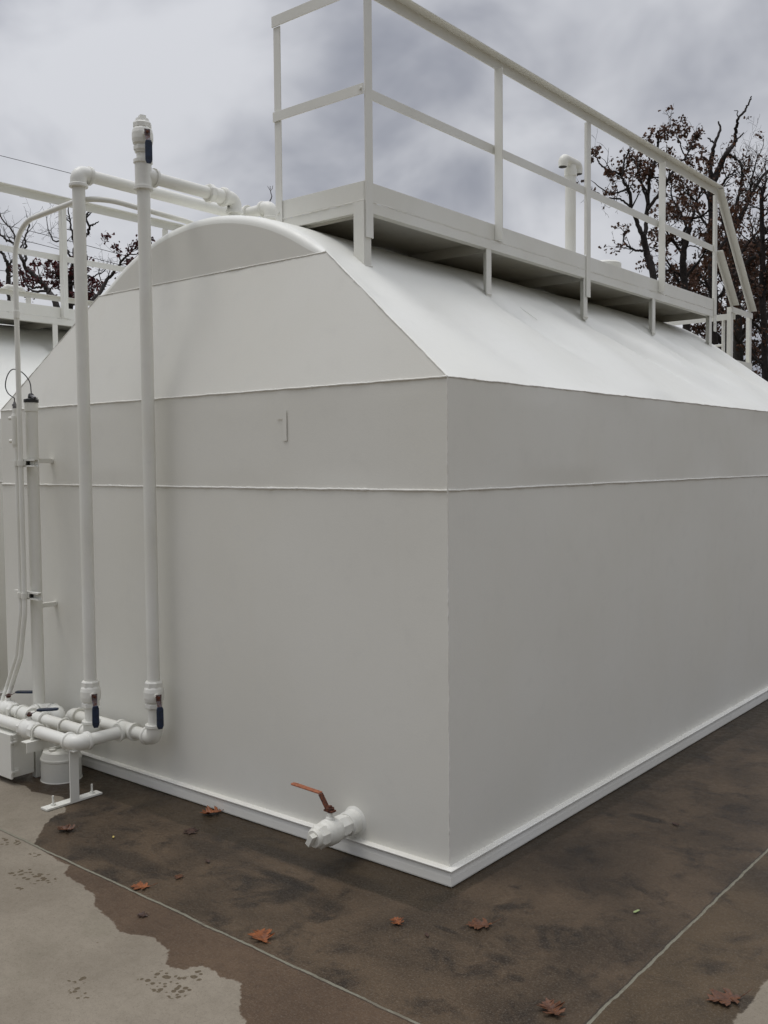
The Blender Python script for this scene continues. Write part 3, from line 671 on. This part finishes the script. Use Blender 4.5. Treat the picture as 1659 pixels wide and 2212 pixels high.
# joints: dark crevice plus a pale ragged line of filler
def joint(j):
    a=t.math('ABSOLUTE',j); w=t.math('MULTIPLY',t.noise(pos,33,4,.7),.0075)
    pale=t.ramp(t.math('SUBTRACT',a,w),.0005,.0018,1,0)
    dk=t.ramp(t.math('ABSOLUTE',t.math('ADD',j,.006)),.002,.006,1,0)
    return pale,dk
pal1,dk1=joint(jx); pal2,dk2=joint(jy)
for dk,pal in((dk1,pal1),(dk2,pal2)):
    base=t.mix(t.math('MULTIPLY',dk,.55),base,(.03,.025,.02)); base=t.mix(t.math('MULTIPLY',pal,t.ramp(t.noise(pos,12,3),.3,.5,.55,.95)),base,(.20,.19,.145))
rough=t.mix(wetm,(.92,.92,.92),t.mix(t.ramp(mid,.3,.7),(.28,.28,.28),(.55,.55,.55)))
h=t.math('ADD',t.math('MULTIPLY',grain,.0011),t.math('ADD',t.math('MULTIPLY',broom,.0012),t.math('MULTIPLY',mid,.0015)))
h=t.math('ADD',h,t.math('MULTIPLY',t.math('MAXIMUM',pal1,pal2),.003)); h=t.math('SUBTRACT',h,t.math('MULTIPLY',t.math('MAXIMUM',dk1,dk2),.003))
bmp=t.n('ShaderNodeBump',{'Height':h,'Strength':.55,'Distance':1.0}).outputs[0]
bs=t.n('ShaderNodeBsdfPrincipled',{'Base Color':base,'Roughness':rough,'Normal':bmp,'Specular IOR Level':t.math('ADD',.12,t.math('MULTIPLY',wetm,.06))})
t.n('ShaderNodeOutputMaterial',{0:bs.outputs[0]}); me.materials.append(m_)
# earth and grass round the yard
m=MB(); S_=700; g=[m.add(p) for p in((-S_,-S_,-.08),(S_,-S_,-.08),(S_,S_,-.08),(-S_,S_,-.08))]; m.face(g)
gm,t=mat('dry_grass'); pos=t.n('ShaderNodeTexCoord').outputs['Object']
b_=t.mix(t.ramp(t.noise(pos,.35,5),.35,.65),(.085,.075,.035),(.13,.105,.06)); b_=t.mix(t.ramp(t.noise(pos,14,5,.7),.4,.7),b_,(.05,.05,.025))
t.n('ShaderNodeOutputMaterial',{0:t.n('ShaderNodeBsdfPrincipled',{'Base Color':b_,'Roughness':1.0,'Normal':t.n('ShaderNodeBump',{'Height':t.noise(pos,20,6,.7),'Strength':1.0,'Distance':.05}).outputs[0]}).outputs[0]})
tag(m.build('ground',gm),kind='structure')

# ------------------------------------------------------------------ fallen leaves
half=[(.0,-.02),(.10,.05),(.06,.14),(.30,.17),(.42,.30),(.24,.27),(.16,.36),(.30,.44),(.46,.62),(.30,.54),(.36,.70),(.18,.58),(.14,.66),(.22,.86),(.10,.78),(.0,1.0)]
def make_leaf(name,x,y,size,rot,label,c1,c2,curl=.25,simple_=False,group='fallen oak leaves on the wet concrete'):
    size*=.78
    hp=half if not simple_ else [(.0,.0),(.12,.15),(.18,.45),(.12,.8),(.0,1.0)]
    rnd=random.Random(int(x*1000+y*77)); o=None
    m=MB(); nseg=len(hp); k1,k2=rnd.uniform(.6,1.5)*curl,rnd.uniform(.3,1.2)*curl
    def bend(u,v):
        z=abs(u)*k1*.9+(v-.5)**2*k2*.8+.05*math.sin(u*9+v*7+x*10)*curl*2
        return z*size*.8
    cr,sr=math.cos(rot),math.sin(rot)
    def W3(u,v,dz=0):
        uu,vv=u*size,(v-.5)*size
        return (x+uu*cr-vv*sr,y+uu*sr+vv*cr,.0045+bend(u,v)+dz)
    L_=[];Rr=[];Cc=[]
    for u,v in hp:
        j=rnd.uniform(.9,1.1)
        L_.append(m.add(W3(-u*j,v))); Rr.append(m.add(W3(u*rnd.uniform(.9,1.1),v))); Cc.append(m.add(W3(0,min(1,max(0,v)))))
    for i in range(nseg-1):
        m.face([Cc[i],Cc[i+1],L_[i+1],L_[i]],False); m.face([Cc[i],Rr[i],Rr[i+1],Cc[i+1]],False)
    if not simple_: m.tube([W3(0,-.02),W3(.03,-.22,.002),W3(.07,-.38,.004)],[size*.012,size*.010,size*.008],5)
    mm=bpy.data.materials.get(name+'_mat'+str(c1)) 
    if not mm:
        mm,t=mat(name+'_mat'+str(c1)); ps=t.n('ShaderNodeTexCoord').outputs['Object']
        b=t.mix(t.ramp(t.noise(ps,60,4,.6),.35,.65),c1,c2)
        t.n('ShaderNodeOutputMaterial',{0:t.n('ShaderNodeBsdfPrincipled',{'Base Color':b,'Roughness':.55}).outputs[0]})
    ob=m.build(name,mm)
    sl=ob.modifiers.new('thick','SOLIDIFY'); sl.thickness=.0008
    tag(ob,label,'leaf',group); return ob
OR=((.25,.072,.014),(.12,.036,.010)); BR=((.125,.042,.011),(.06,.022,.008)); DK=((.055,.024,.014),(.032,.015,.010))
make_leaf('fallen_leaf',-1.636,-.599,.115,1.9,'curled rust-coloured leaf lying nearest the pipe stand',*BR,curl=.5)
make_leaf('fallen_leaf',-1.285,-.076,.125,2.5,'bright orange curled leaf leaning against the tank base frame',*OR,curl=.45)
make_leaf('fallen_leaf',-1.19,-.269,.10,.7,'dull brown flattened leaf just in front of the orange one',*DK,curl=.1)
make_leaf('fallen_leaf',-.905,-.750,.10,2.2,'orange leaf touching the long slab joint at left',*OR,curl=.2)
make_leaf('fallen_leaf',-.262,-.729,.13,1.1,'vivid rust-red pointed leaf by the long slab joint, below the drain valve',*OR,curl=.3)
make_leaf('fallen_leaf',-.857,-.601,.055,.4,'tiny reddish leaf scrap above the long joint',*BR,curl=.2)
make_leaf('fallen_leaf',-.706,-.887,.055,1.9,'small dark leaf on the brown damp band left of the joint',*DK,curl=.3)
make_leaf('fallen_leaf',.272,-.211,.12,2.3,'rust-brown lobed leaf with a stem, right below the tank corner',*BR,curl=.3)
make_leaf('fallen_leaf',.034,-.365,.075,1.0,'small orange-brown leaf just left below the tank corner',*OR,curl=.3)
make_leaf('fallen_leaf',.725,-.508,.12,.9,'folded brown leaf at the bottom edge beside the right joint',*BR,curl=.4)
make_leaf('fallen_leaf',1.095,-.146,.14,2.4,'large rusty leaf in the bottom right corner beyond the joint',*BR,curl=.3)
make_leaf('fallen_leaf',.654,.221,.045,2.9,'narrow pale green leaf on the dark slab at right',(.30,.36,.16),(.22,.28,.11),curl=.2,simple_=True,group='small leaf litter')
make_leaf('fallen_leaf',.173,-.377,.040,.9,'tiny blackish leaf between two rust leaves below the corner',*DK,curl=.2,simple_=True,group='small leaf litter')
make_leaf('fallen_leaf',-1.399,-.519,.032,.9,'tiny yellow leaf on the dark concrete in front of the pipe stand',(.50,.40,.12),(.38,.29,.08),curl=.3,simple_=True,group='small leaf litter')
make_leaf('fallen_leaf',-.885,-.435,.055,1.2,'narrow blackish leaf lying in the middle of the wet slab at left',*DK,curl=.3,simple_=True,group='small leaf litter')
make_leaf('fallen_leaf',.431,1.10,.06,1.2,'dark crumpled leaf far along the slab on the right side of the tank',*DK,curl=.5,simple_=True,group='small leaf litter')

# ------------------------------------------------------------------ trees
def rot_about(v,ax,a): return Matrix.Rotation(a,3,ax)@v
def build_tree(label,depth,limbs,leafy,seed,leafm,bark,twigs=1.0,leafsize=.085,cluster=(5,10),group='bare oaks behind the tanks',fill=None,gbase=None,density=1.0,reach=1.0):
    """limbs: list of (pts, r0, r1, leafiness) in surveyed photo positions; each limb wanders in depth as it climbs"""
    rnd=random.Random(seed); px=depth/2089.12
    tr=MB(); lf=MB(); tips=[]
    def wander(pts,spread):
        out=[];d=0
        for i,(x,y) in enumerate(pts):
            if i: d+=rnd.gauss(0,spread)
            out.append(at(x,y,depth+d))
        return out,d
    def crooked(p,d,length,r,lvl,leafn):
        n=max(3,int(length/(.10 if lvl<2 else .07))); pts=[p]; rad=[r]; q=p.copy(); d=d.normalized()
        for i in range(n):
            ax=V((rnd.gauss(0,1),rnd.gauss(0,1),rnd.gauss(0,1))).normalized()
            d=rot_about(d,ax,rnd.gauss(0,.30)); d=(d+Z_*.05).normalized()
            q=q+d*(length/n); pts.append(q.copy()); rad.append(max(.0025,r*(1-.75*(i+1)/n)))
        tr.tube(pts,rad,4 if lvl>1 else 5,False)
        if lvl<3:
            nb=max(2,int(length*(5.5 if lvl==1 else 7)*twigs))
            for _ in range(nb):
                i=rnd.randint(max(1,n//4),n); dd=rot_about(d,d.orthogonal().normalized(),rnd.uniform(.5,1.1)); dd=rot_about(dd,d,rnd.uniform(0,6.28))
                crooked(pts[i],dd,length*rnd.uniform(.35,.65),rad[i]*.6,lvl+1,leafn)
        if leafn>0 and lvl>=2 and rnd.random()<leafn*.58:
            for i in range(1,len(pts)):
                if rnd.random()<.45 or i==len(pts)-1: leaves(pts[i])
    def leaves(p):
        for _ in range(max(1,int(rnd.randint(*cluster)*.52))):
            c=p+V((rnd.gauss(0,.038),rnd.gauss(0,.038),rnd.gauss(0,.038)-.02))
            u=V((rnd.gauss(0,1),rnd.gauss(0,1),rnd.gauss(0,1)-.5)).normalized(); w=u.orthogonal().normalized(); w=rot_about(w,u,rnd.uniform(0,6.28)); n_=u.cross(w)
            s=leafsize*rnd.uniform(.6,1.2)
            q=[(0,0,0),(.28,.3,.08),(.20,.42,.05),(.40,.70,.15),(.0,1,0),(-.36,.74,.14),(-.18,.45,.04),(-.30,.28,.09)]
            ids=[lf.add(c+w*a*s+u*b*s+n_*h_*s) for a,b,h_ in q]
            lf.face([ids[0],ids[1],ids[2],ids[3],ids[4]]); lf.face([ids[0],ids[4],ids[5],ids[6],ids[7]])
    for (pts,ra,rb,ln) in limbs:
        ra*=px; rb*=px
        wp,_=wander(pts,.12 if len(pts)>2 else .05)
        sm_=smooth(wp,5); n=len(sm_)
        jt=min(.012,(ra+rb)*.22); sm_=[p+V((rnd.gauss(0,jt),rnd.gauss(0,jt),rnd.gauss(0,jt))) for p in sm_]
        tot=sum((b-a).length for a,b in zip(sm_,sm_[1:]))
        rad=[(ra+(rb-ra)*i/(n-1))*rnd.uniform(.92,1.10) for i in range(n)]
        tr.tube(sm_,rad,7,True)
        nb=int(tot*4.2*twigs*density)
        for _ in range(nb):
            i=rnd.randint(n//5,n-1); d=(sm_[min(i+1,n-1)]-sm_[max(i-1,0)]).normalized()
            if ln<0: continue
            dd=rot_about(d,d.orthogonal().normalized(),rnd.uniform(.5,1.2)); dd=rot_about(dd,d,rnd.uniform(0,6.28)); 
            crooked(sm_[i],dd,rnd.uniform(.45,1.15)*reach,min(rad[i]*.55,.022),1,ln)
        if ln>=0: crooked(sm_[-1],(sm_[-1]-sm_[-2]),rnd.uniform(.3,.7)*reach,rad[-1]*.9,1,ln)
    x,y=limbs[0][0][0]; base=at(x,y,depth); base.z=-.08
    root=empty('oak_tree',base,label,'tree',group)
    tr.build('trunk',bark,root)
    if lf.v: lf.build('crown',leafm,root)
    return root
BK=M['bark']; BL=M['brownleaf']; RL=M['redleaf']
build_tree('sparse brown-leaved oak with forked leaning trunks, leftmost of the right-hand trees',20,[
 ([(1436,1040),(1428,760),(1412,599),(1398,551),(1388,506)],9,6.5,-1),
 ([(1388,506),(1376,480),(1365,451),(1360,418),(1348,394),(1344,380),(1347,356),(1358,328)],5,1.6,.55),
 ([(1344,380),(1330,372),(1312,368),(1299,357),(1291,345),(1286,333)],2.6,1.2,.6),
 ([(1352,409),(1336,416),(1315,416),(1300,408),(1284,394)],2.3,.9,.35),
 ([(1358,444),(1339,430),(1312,428),(1296,420),(1284,413)],2.3,.9,.22),
 ([(1392,512),(1398,466),(1400,418),(1403,383),(1412,359),(1419,323),(1422,300),(1436,280),(1450,270)],5,1.2,.75),
 ([(1400,440),(1385,395),(1380,370),(1372,350)],3,1.2,.95),
 ([(1400,452),(1420,425),(1436,406),(1445,385),(1467,352),(1482,340),(1491,318),(1503,294)],4,1.2,.7),
 ([(1482,340),(1472,322),(1468,305),(1462,298)],1.6,1,.7),
 ([(1394,541),(1380,541),(1366,537),(1352,529),(1346,512),(1350,500)],3,1.2,.5),
 ([(1400,418),(1388,400),(1376,380),(1378,360)],2.6,1,.9),
 ],1,11,BL,BK,1.0,.085,(6,11),reach=.42,density=1.35)
build_tree('middle oak with a dark crown of brown leaves seen through the railing end bays',22,[
 ([(1486,1040),(1484,760),(1480,629),(1477,554),(1490,490)],9,6,-1),
 ([(1490,490),(1499,455),(1507,432),(1520,400),(1524,380)],4,1.3,.8),
 ([(1480,560),(1455,520),(1440,500),(1432,470)],3.5,1.3,.8),
 ([(1486,500),(1470,460),(1452,430),(1450,400)],3,1.3,.85),
 ([(1477,600),(1450,585),(1430,590),(1420,600)],3,1.3,.8),
 ([(1480,600),(1505,570),(1525,540),(1530,500)],3.5,1.3,.8),
 ([(1480,560),(1475,520),(1482,480)],4,2,.9),
 ([(1480,629),(1460,600),(1440,560),(1425,540)],3,1.3,.8),
 ([(1495,470),(1510,470),(1530,455),(1550,450)],3,1.3,.8),
 ],1,12,BL,BK,1.0,.085,(7,12),reach=.7,density=1.7)
build_tree('tallest oak, its bare crooked top limb reaching highest into the sky at right',24,[
 ([(1546,1040),(1543,760),(1538,560),(1537,406)],10,8,-1),
 ([(1537,406),(1536,347),(1543,316),(1555,283),(1552,262)],5.6,1.6,-1),
 ([(1541,309),(1534,302),(1530,297)],2,1.2,-1),
 ([(1537,356),(1524,343),(1514,337)],4,1.6,-1),
 ([(1538,400),(1555,361),(1569,333),(1586,311)],7.5,4.2,-1),
 ([(1586,311),(1588,290),(1592,270),(1597,254),(1612,235),(1618,220),(1624,209)],4,1.3,-1),
 ([(1586,311),(1597,296),(1607,287)],2.2,1.2,-1),
 ([(1597,254),(1592,248),(1594,240),(1586,239)],1.3,.7,-1),
 ([(1572,333),(1585,340),(1600,350)],2.8,1.3,0),
 ([(1540,440),(1560,400),(1575,380),(1590,370)],3.5,1.2,.5),
 ([(1537,440),(1520,410),(1512,385)],3,1.2,.7),
 ([(1538,500),(1515,470),(1500,440),(1490,425)],3,1.2,.8),
 ([(1540,560),(1565,520),(1590,490),(1605,450)],4,1.2,.7),
 ([(1540,640),(1520,600),(1500,590)],4,1.2,.8),
 ([(1540,660),(1570,620),(1595,600)],4,1.2,.8),
 ],1,13,BL,BK,1.0,.085,(7,12),reach=.7,density=1.5)
build_tree('broad oak at the right edge with many fine twigs and a dense brown crown',26,[
 ([(1600,1040),(1596,760),(1585,600),(1581,506)],11,8,-1),
 ([(1581,506),(1600,470),(1616,437),(1645,383),(1675,360)],6,2.2,.25),
 ([(1581,520),(1590,460),(1595,420),(1605,380),(1600,355)],5,1.5,.15),
 ([(1616,437),(1622,400),(1630,365),(1640,330)],3,1,.15),
 ([(1585,600),(1620,560),(1650,550),(1680,540)],5,2,.8),
 ([(1590,650),(1630,620),(1660,610)],5,2,.85),
 ([(1590,560),(1620,520),(1640,500)],4,2,.7),
 ([(1585,560),(1570,510),(1560,470)],4,2,.6),
 ([(1596,740),(1575,700),(1560,680)],4,2,.85),
 ([(1596,740),(1630,700),(1650,680)],4,2,.85),
 ([(1596,790),(1620,770),(1650,740)],4,2,.85),
 ],1,14,BL,BK,1.0,.085,(5,8),reach=.8,density=1.2)
build_tree('straight-trunked oak cut by the right edge of the photo',23,[
 ([(1655,1040),(1652,760),(1648,600),(1647,506),(1645,418)],8,4,.4),
 ([(1648,560),(1630,520),(1622,480)],4,1.3,.6),
 ([(1648,640),(1620,600),(1605,570)],4,1.3,.8),
 ([(1650,720),(1620,690),(1600,660)],4,1.3,.9),
 ([(1650,700),(1670,650),(1690,600)],4,1.3,.9),
 ([(1650,790),(1625,770),(1600,740)],4,1.3,.9),
 ([(1650,600),(1665,540),(1672,480)],4,1.3,.7),
 ([(1645,430),(1655,390),(1652,350)],3,1,.2),
 ],1,15,BL,BK,1.0,.085,(5,8),reach=.75,density=1.2)
build_tree('dense leafy oak standing farthest back at right, dark behind the stair guard',32,[
 ([(1570,1020),(1572,860),(1575,700),(1580,560)],12,5,.9),
 ([(1575,760),(1620,700),(1660,640)],7,2.5,1),([(1575,760),(1530,700),(1500,650)],7,2.5,1),
 ([(1575,700),(1610,620),(1640,560)],6,2.5,1),([(1575,700),(1545,640),(1530,580)],6,2.5,1),
 ([(1572,820),(1620,790),(1670,760)],6,2.5,1),([(1572,820),(1540,770),(1510,740)],6,2.5,1),
 ([(1576,660),(1590,610),(1600,560)],6,2.5,1),
 ([(1600,800),(1650,740),(1680,700)],6,2.5,1),
 ],1,16,BL,BK,1.0,.115,(7,12),reach=1.15,density=1.2)
# left group, dark red leaves low down
build_tree('bare forked oak at the far left edge behind the second tank',24,[
 ([(20,1010),(19,760),(18,623),(18,577)],6,4.5,-1),
 ([(18,577),(12,560),(7,549),(0,538),(-12,524)],4,2,-1),
 ([(19,580),(24,568),(30,556)],2.6,1.4,0),
 ([(19,625),(30,610),(36,600)],3,1.4,.9),([(19,640),(8,620),(-4,610)],3,1.4,.5),([(19,600),(32,594),(40,590)],2,1.2,.8)],1,21,RL,M['bark2'],.8,.085,(6,10),group='oaks with dark red leaves at left',reach=.55)
build_tree('leaning bare oak with crooked limbs just right of the slim conduit',23,[
 ([(150,1010),(135,760),(118,655),(109,636),(92,612),(72,592),(56,579)],8,4.8,-1),
 ([(56,579),(48,562),(43,549),(36,536),(31,527),(20,521),(11,517),(0,505)],4,1.8,0),
 ([(52,570),(55,558),(54,545),(55,530),(54,516),(58,500),(65,484)],3,1.4,0),
 ([(33,527),(33,515),(31,508),(20,490),(8,478),(0,464),(-3,446)],2.4,1.2,0),
 ([(43,540),(50,522),(54,514)],2,1.2,0),
 ([(92,612),(78,606),(66,602)],2.4,1.2,.9),([(92,620),(74,622),(56,616)],3,1.2,1),([(100,630),(70,628),(50,606)],3,1.2,1),
 ([(90,608),(84,590),(80,575)],1.6,1,.5),([(105,632),(116,616),(124,600)],1.8,1,.0)],1,22,RL,M['bark2'],.75,.085,(6,11),group='oaks with dark red leaves at left',reach=.5)
build_tree('oak with twisted bare top and a thick dark red crown behind the left riser pipe',22,[
 ([(150,1010),(151,760),(152,636),(150,600)],8,5,-1),
 ([(150,600),(166,580),(185,562),(183,540),(182,519),(189,503),(194,490),(186,474),(186,464),(192,457)],4.4,1.4,-1),
 ([(186,470),(194,463),(200,456)],1.8,1,-1),([(194,488),(204,484),(214,478)],2,1,-1),
 ([(150,600),(158,570),(160,540),(158,505),(152,480),(148,455)],3.6,1.4,0),
 ([(156,560),(142,540),(134,520),(118,521),(108,505),(104,497)],2.4,1.0,0),
 ([(104,497),(102,480),(100,466)],1,.7,0),([(150,545),(138,530),(133,515)],1.8,1,0),
 ([(151,620),(142,600),(138,580)],3,1.2,1),([(151,620),(165,600),(175,585)],3,1.2,1),([(151,640),(140,630),(134,612)],3,1.2,1),
 ([(151,650),(162,640),(170,620)],3,1.2,1),([(160,590),(180,592),(196,597)],3,1.2,1),([(150,610),(155,590),(165,575)],3,1.2,1),
 ([(151,620),(128,600),(118,590),(108,586)],2.4,1.2,.9),([(151,660),(166,655),(178,648)],3,1.2,1),
 ([(170,605),(190,600),(205,596),(225,586)],2.4,1.1,0),
 ],1,23,RL,BK,.8,.085,(8,13),group='oaks with dark red leaves at left',reach=.42,density=1.8)
build_tree('thick leaning limb rising beside the rounded tank edge with a red leaf tuft above it',21,[
 ([(170,1010),(185,760),(205,655),(211,638),(228,610),(244,588)],7,3.2,-1),
 ([(211,640),(200,632),(190,625)],2.4,1,.6),([(212,645),(198,648),(188,650)],2,1,.8),
 ([(244,590),(262,566),(280,548),(296,532)],3.2,1.3,.8),
 ([(262,566),(256,552),(252,545)],1.6,1,.9),([(280,548),(290,550),(305,545)],1.6,1,.9),([(232,604),(236,590),(238,578)],1.3,.8,0),([(222,620),(216,600),(214,580)],1.3,.8,0),
 ],1,24,RL,BK,.9,.085,(6,11),group='oaks with dark red leaves at left',reach=.38,density=1.8)
# bare sapling tip seen over the tank ridge
build_tree('single bare twig tip above the tank ridge, left of the railing end post',26,[
 ([(590,1000),(586,700),(583,480),(582,440),(587,425),(584,412),(583,402)],2.0,.5,-1),([(584,411),(580,406),(578,402)],.6,.4,-1),([(584,412),(588,407),(589,401)],.6,.4,-1),([(583,500),(562,480),(553,458),(555,452)],1.6,1.0,-1)],0,25,RL,M['bark2'],1,.08,group='bare oaks behind the tanks')

# ------------------------------------------------------------------ power lines beyond
for k,((xa,ya),(xb,yb),lab) in enumerate((((0,335),(167,378),'highest overhead wire, running into the left riser pipe elbow'),((0,482),(303,560),'second overhead wire down, crossing behind the left riser pipe'),((0,506),(280,551+26),'third overhead wire down, just under its neighbour'),((0,583),(217,613),'lowest overhead wire, near the tops of the red-leaved oaks'))):
    sl=(yb-ya)/(xb-xa); pts=[]
    for i in range(25):
        x=-900+i*90; dpt=46-(x+900)/1800*6; y=ya+sl*x+.0000*x*x
        pts.append(at(x,y,dpt)-Z_*(.00008*((x-150)/10)**2))
    m=MB(); m.tube(pts,.013,5,False); tag(m.build('power_line',M['wire']),lab,'power line','overhead wires')

# ------------------------------------------------------------------ sky and sun
w=bpy.data.worlds.new('World'); sc.world=w; w.use_nodes=True; t=NT(w.node_tree)
SUN_DIR=V((-.24,-.17,.95)).normalized()
elev=math.asin(SUN_DIR.z); az=math.atan2(SUN_DIR.x,SUN_DIR.y)
sky=t.n('ShaderNodeTexSky',sky_type='NISHITA',sun_disc=False,sun_elevation=elev,sun_rotation=az,air_density=1.5,dust_density=3.0)
g=t.n('ShaderNodeTexCoord').outputs['Generated']; q=t.n('ShaderNodeSeparateXYZ',{0:g}); z=q.outputs[2]
zz=t.math('ADD',t.math('MAXIMUM',z,0.0),.55)
cv=t.n('ShaderNodeCombineXYZ',{0:t.math('DIVIDE',q.outputs[0],zz),1:t.math('DIVIDE',q.outputs[1],zz),2:0.0}).outputs[0]
n1=t.noise(t.n('ShaderNodeVectorMath',{0:cv,1:(0.3,5.2,0)},operation='ADD').outputs[0],2.1,4,.42,.2)
n2=t.noise(cv,5.5,4,.5,.25)
f=t.ramp(t.math('ADD',t.math('MULTIPLY',n1,.56),t.math('MULTIPLY',n2,.44)),.38,.60)
cl=t.mix(f,(.300,.313,.365),(.67,.680,.718))
# overcast luminance rises towards the zenith and towards the veiled sun
dt=t.n('ShaderNodeVectorMath',{0:g,1:tuple(SUN_DIR)},operation='DOT_PRODUCT').outputs['Value']
glow=t.ramp(dt,.2,1.0,0,.3); zen=t.ramp(z,.40,.96,0,1.75)
side=t.ramp(t.n('ShaderNodeVectorMath',{0:g,1:(.60,-.80,.0)},operation='DOT_PRODUCT').outputs['Value'],-.25,.6,0,-.42)
k=t.math('ADD',1.0,t.math('ADD',t.math('ADD',glow,side),zen))
bgc=t.n('ShaderNodeBackground',{'Color':cl,'Strength':k}).outputs[0]
bgs=t.n('ShaderNodeBackground',{'Color':sky.outputs[0],'Strength':.05}).outputs[0]
mx=t.n('ShaderNodeMixShader',{0:.90,1:bgs,2:bgc}).outputs[0]
t.n('ShaderNodeOutputWorld',{0:mx})
sd_=bpy.data.lights.new('sun','SUN'); sd_.energy=.9; sd_.angle=R(24); sd_.color=(1,.97,.92)
so=bpy.data.objects.new('sun',sd_); col.objects.link(so); so.rotation_euler=(-SUN_DIR).to_track_quat('-Z','Y').to_euler()
vs=sc.view_settings; vs.view_transform='Standard'; vs.look='None'; vs.gamma=1; vs.exposure=0; vs.use_curve_mapping=False
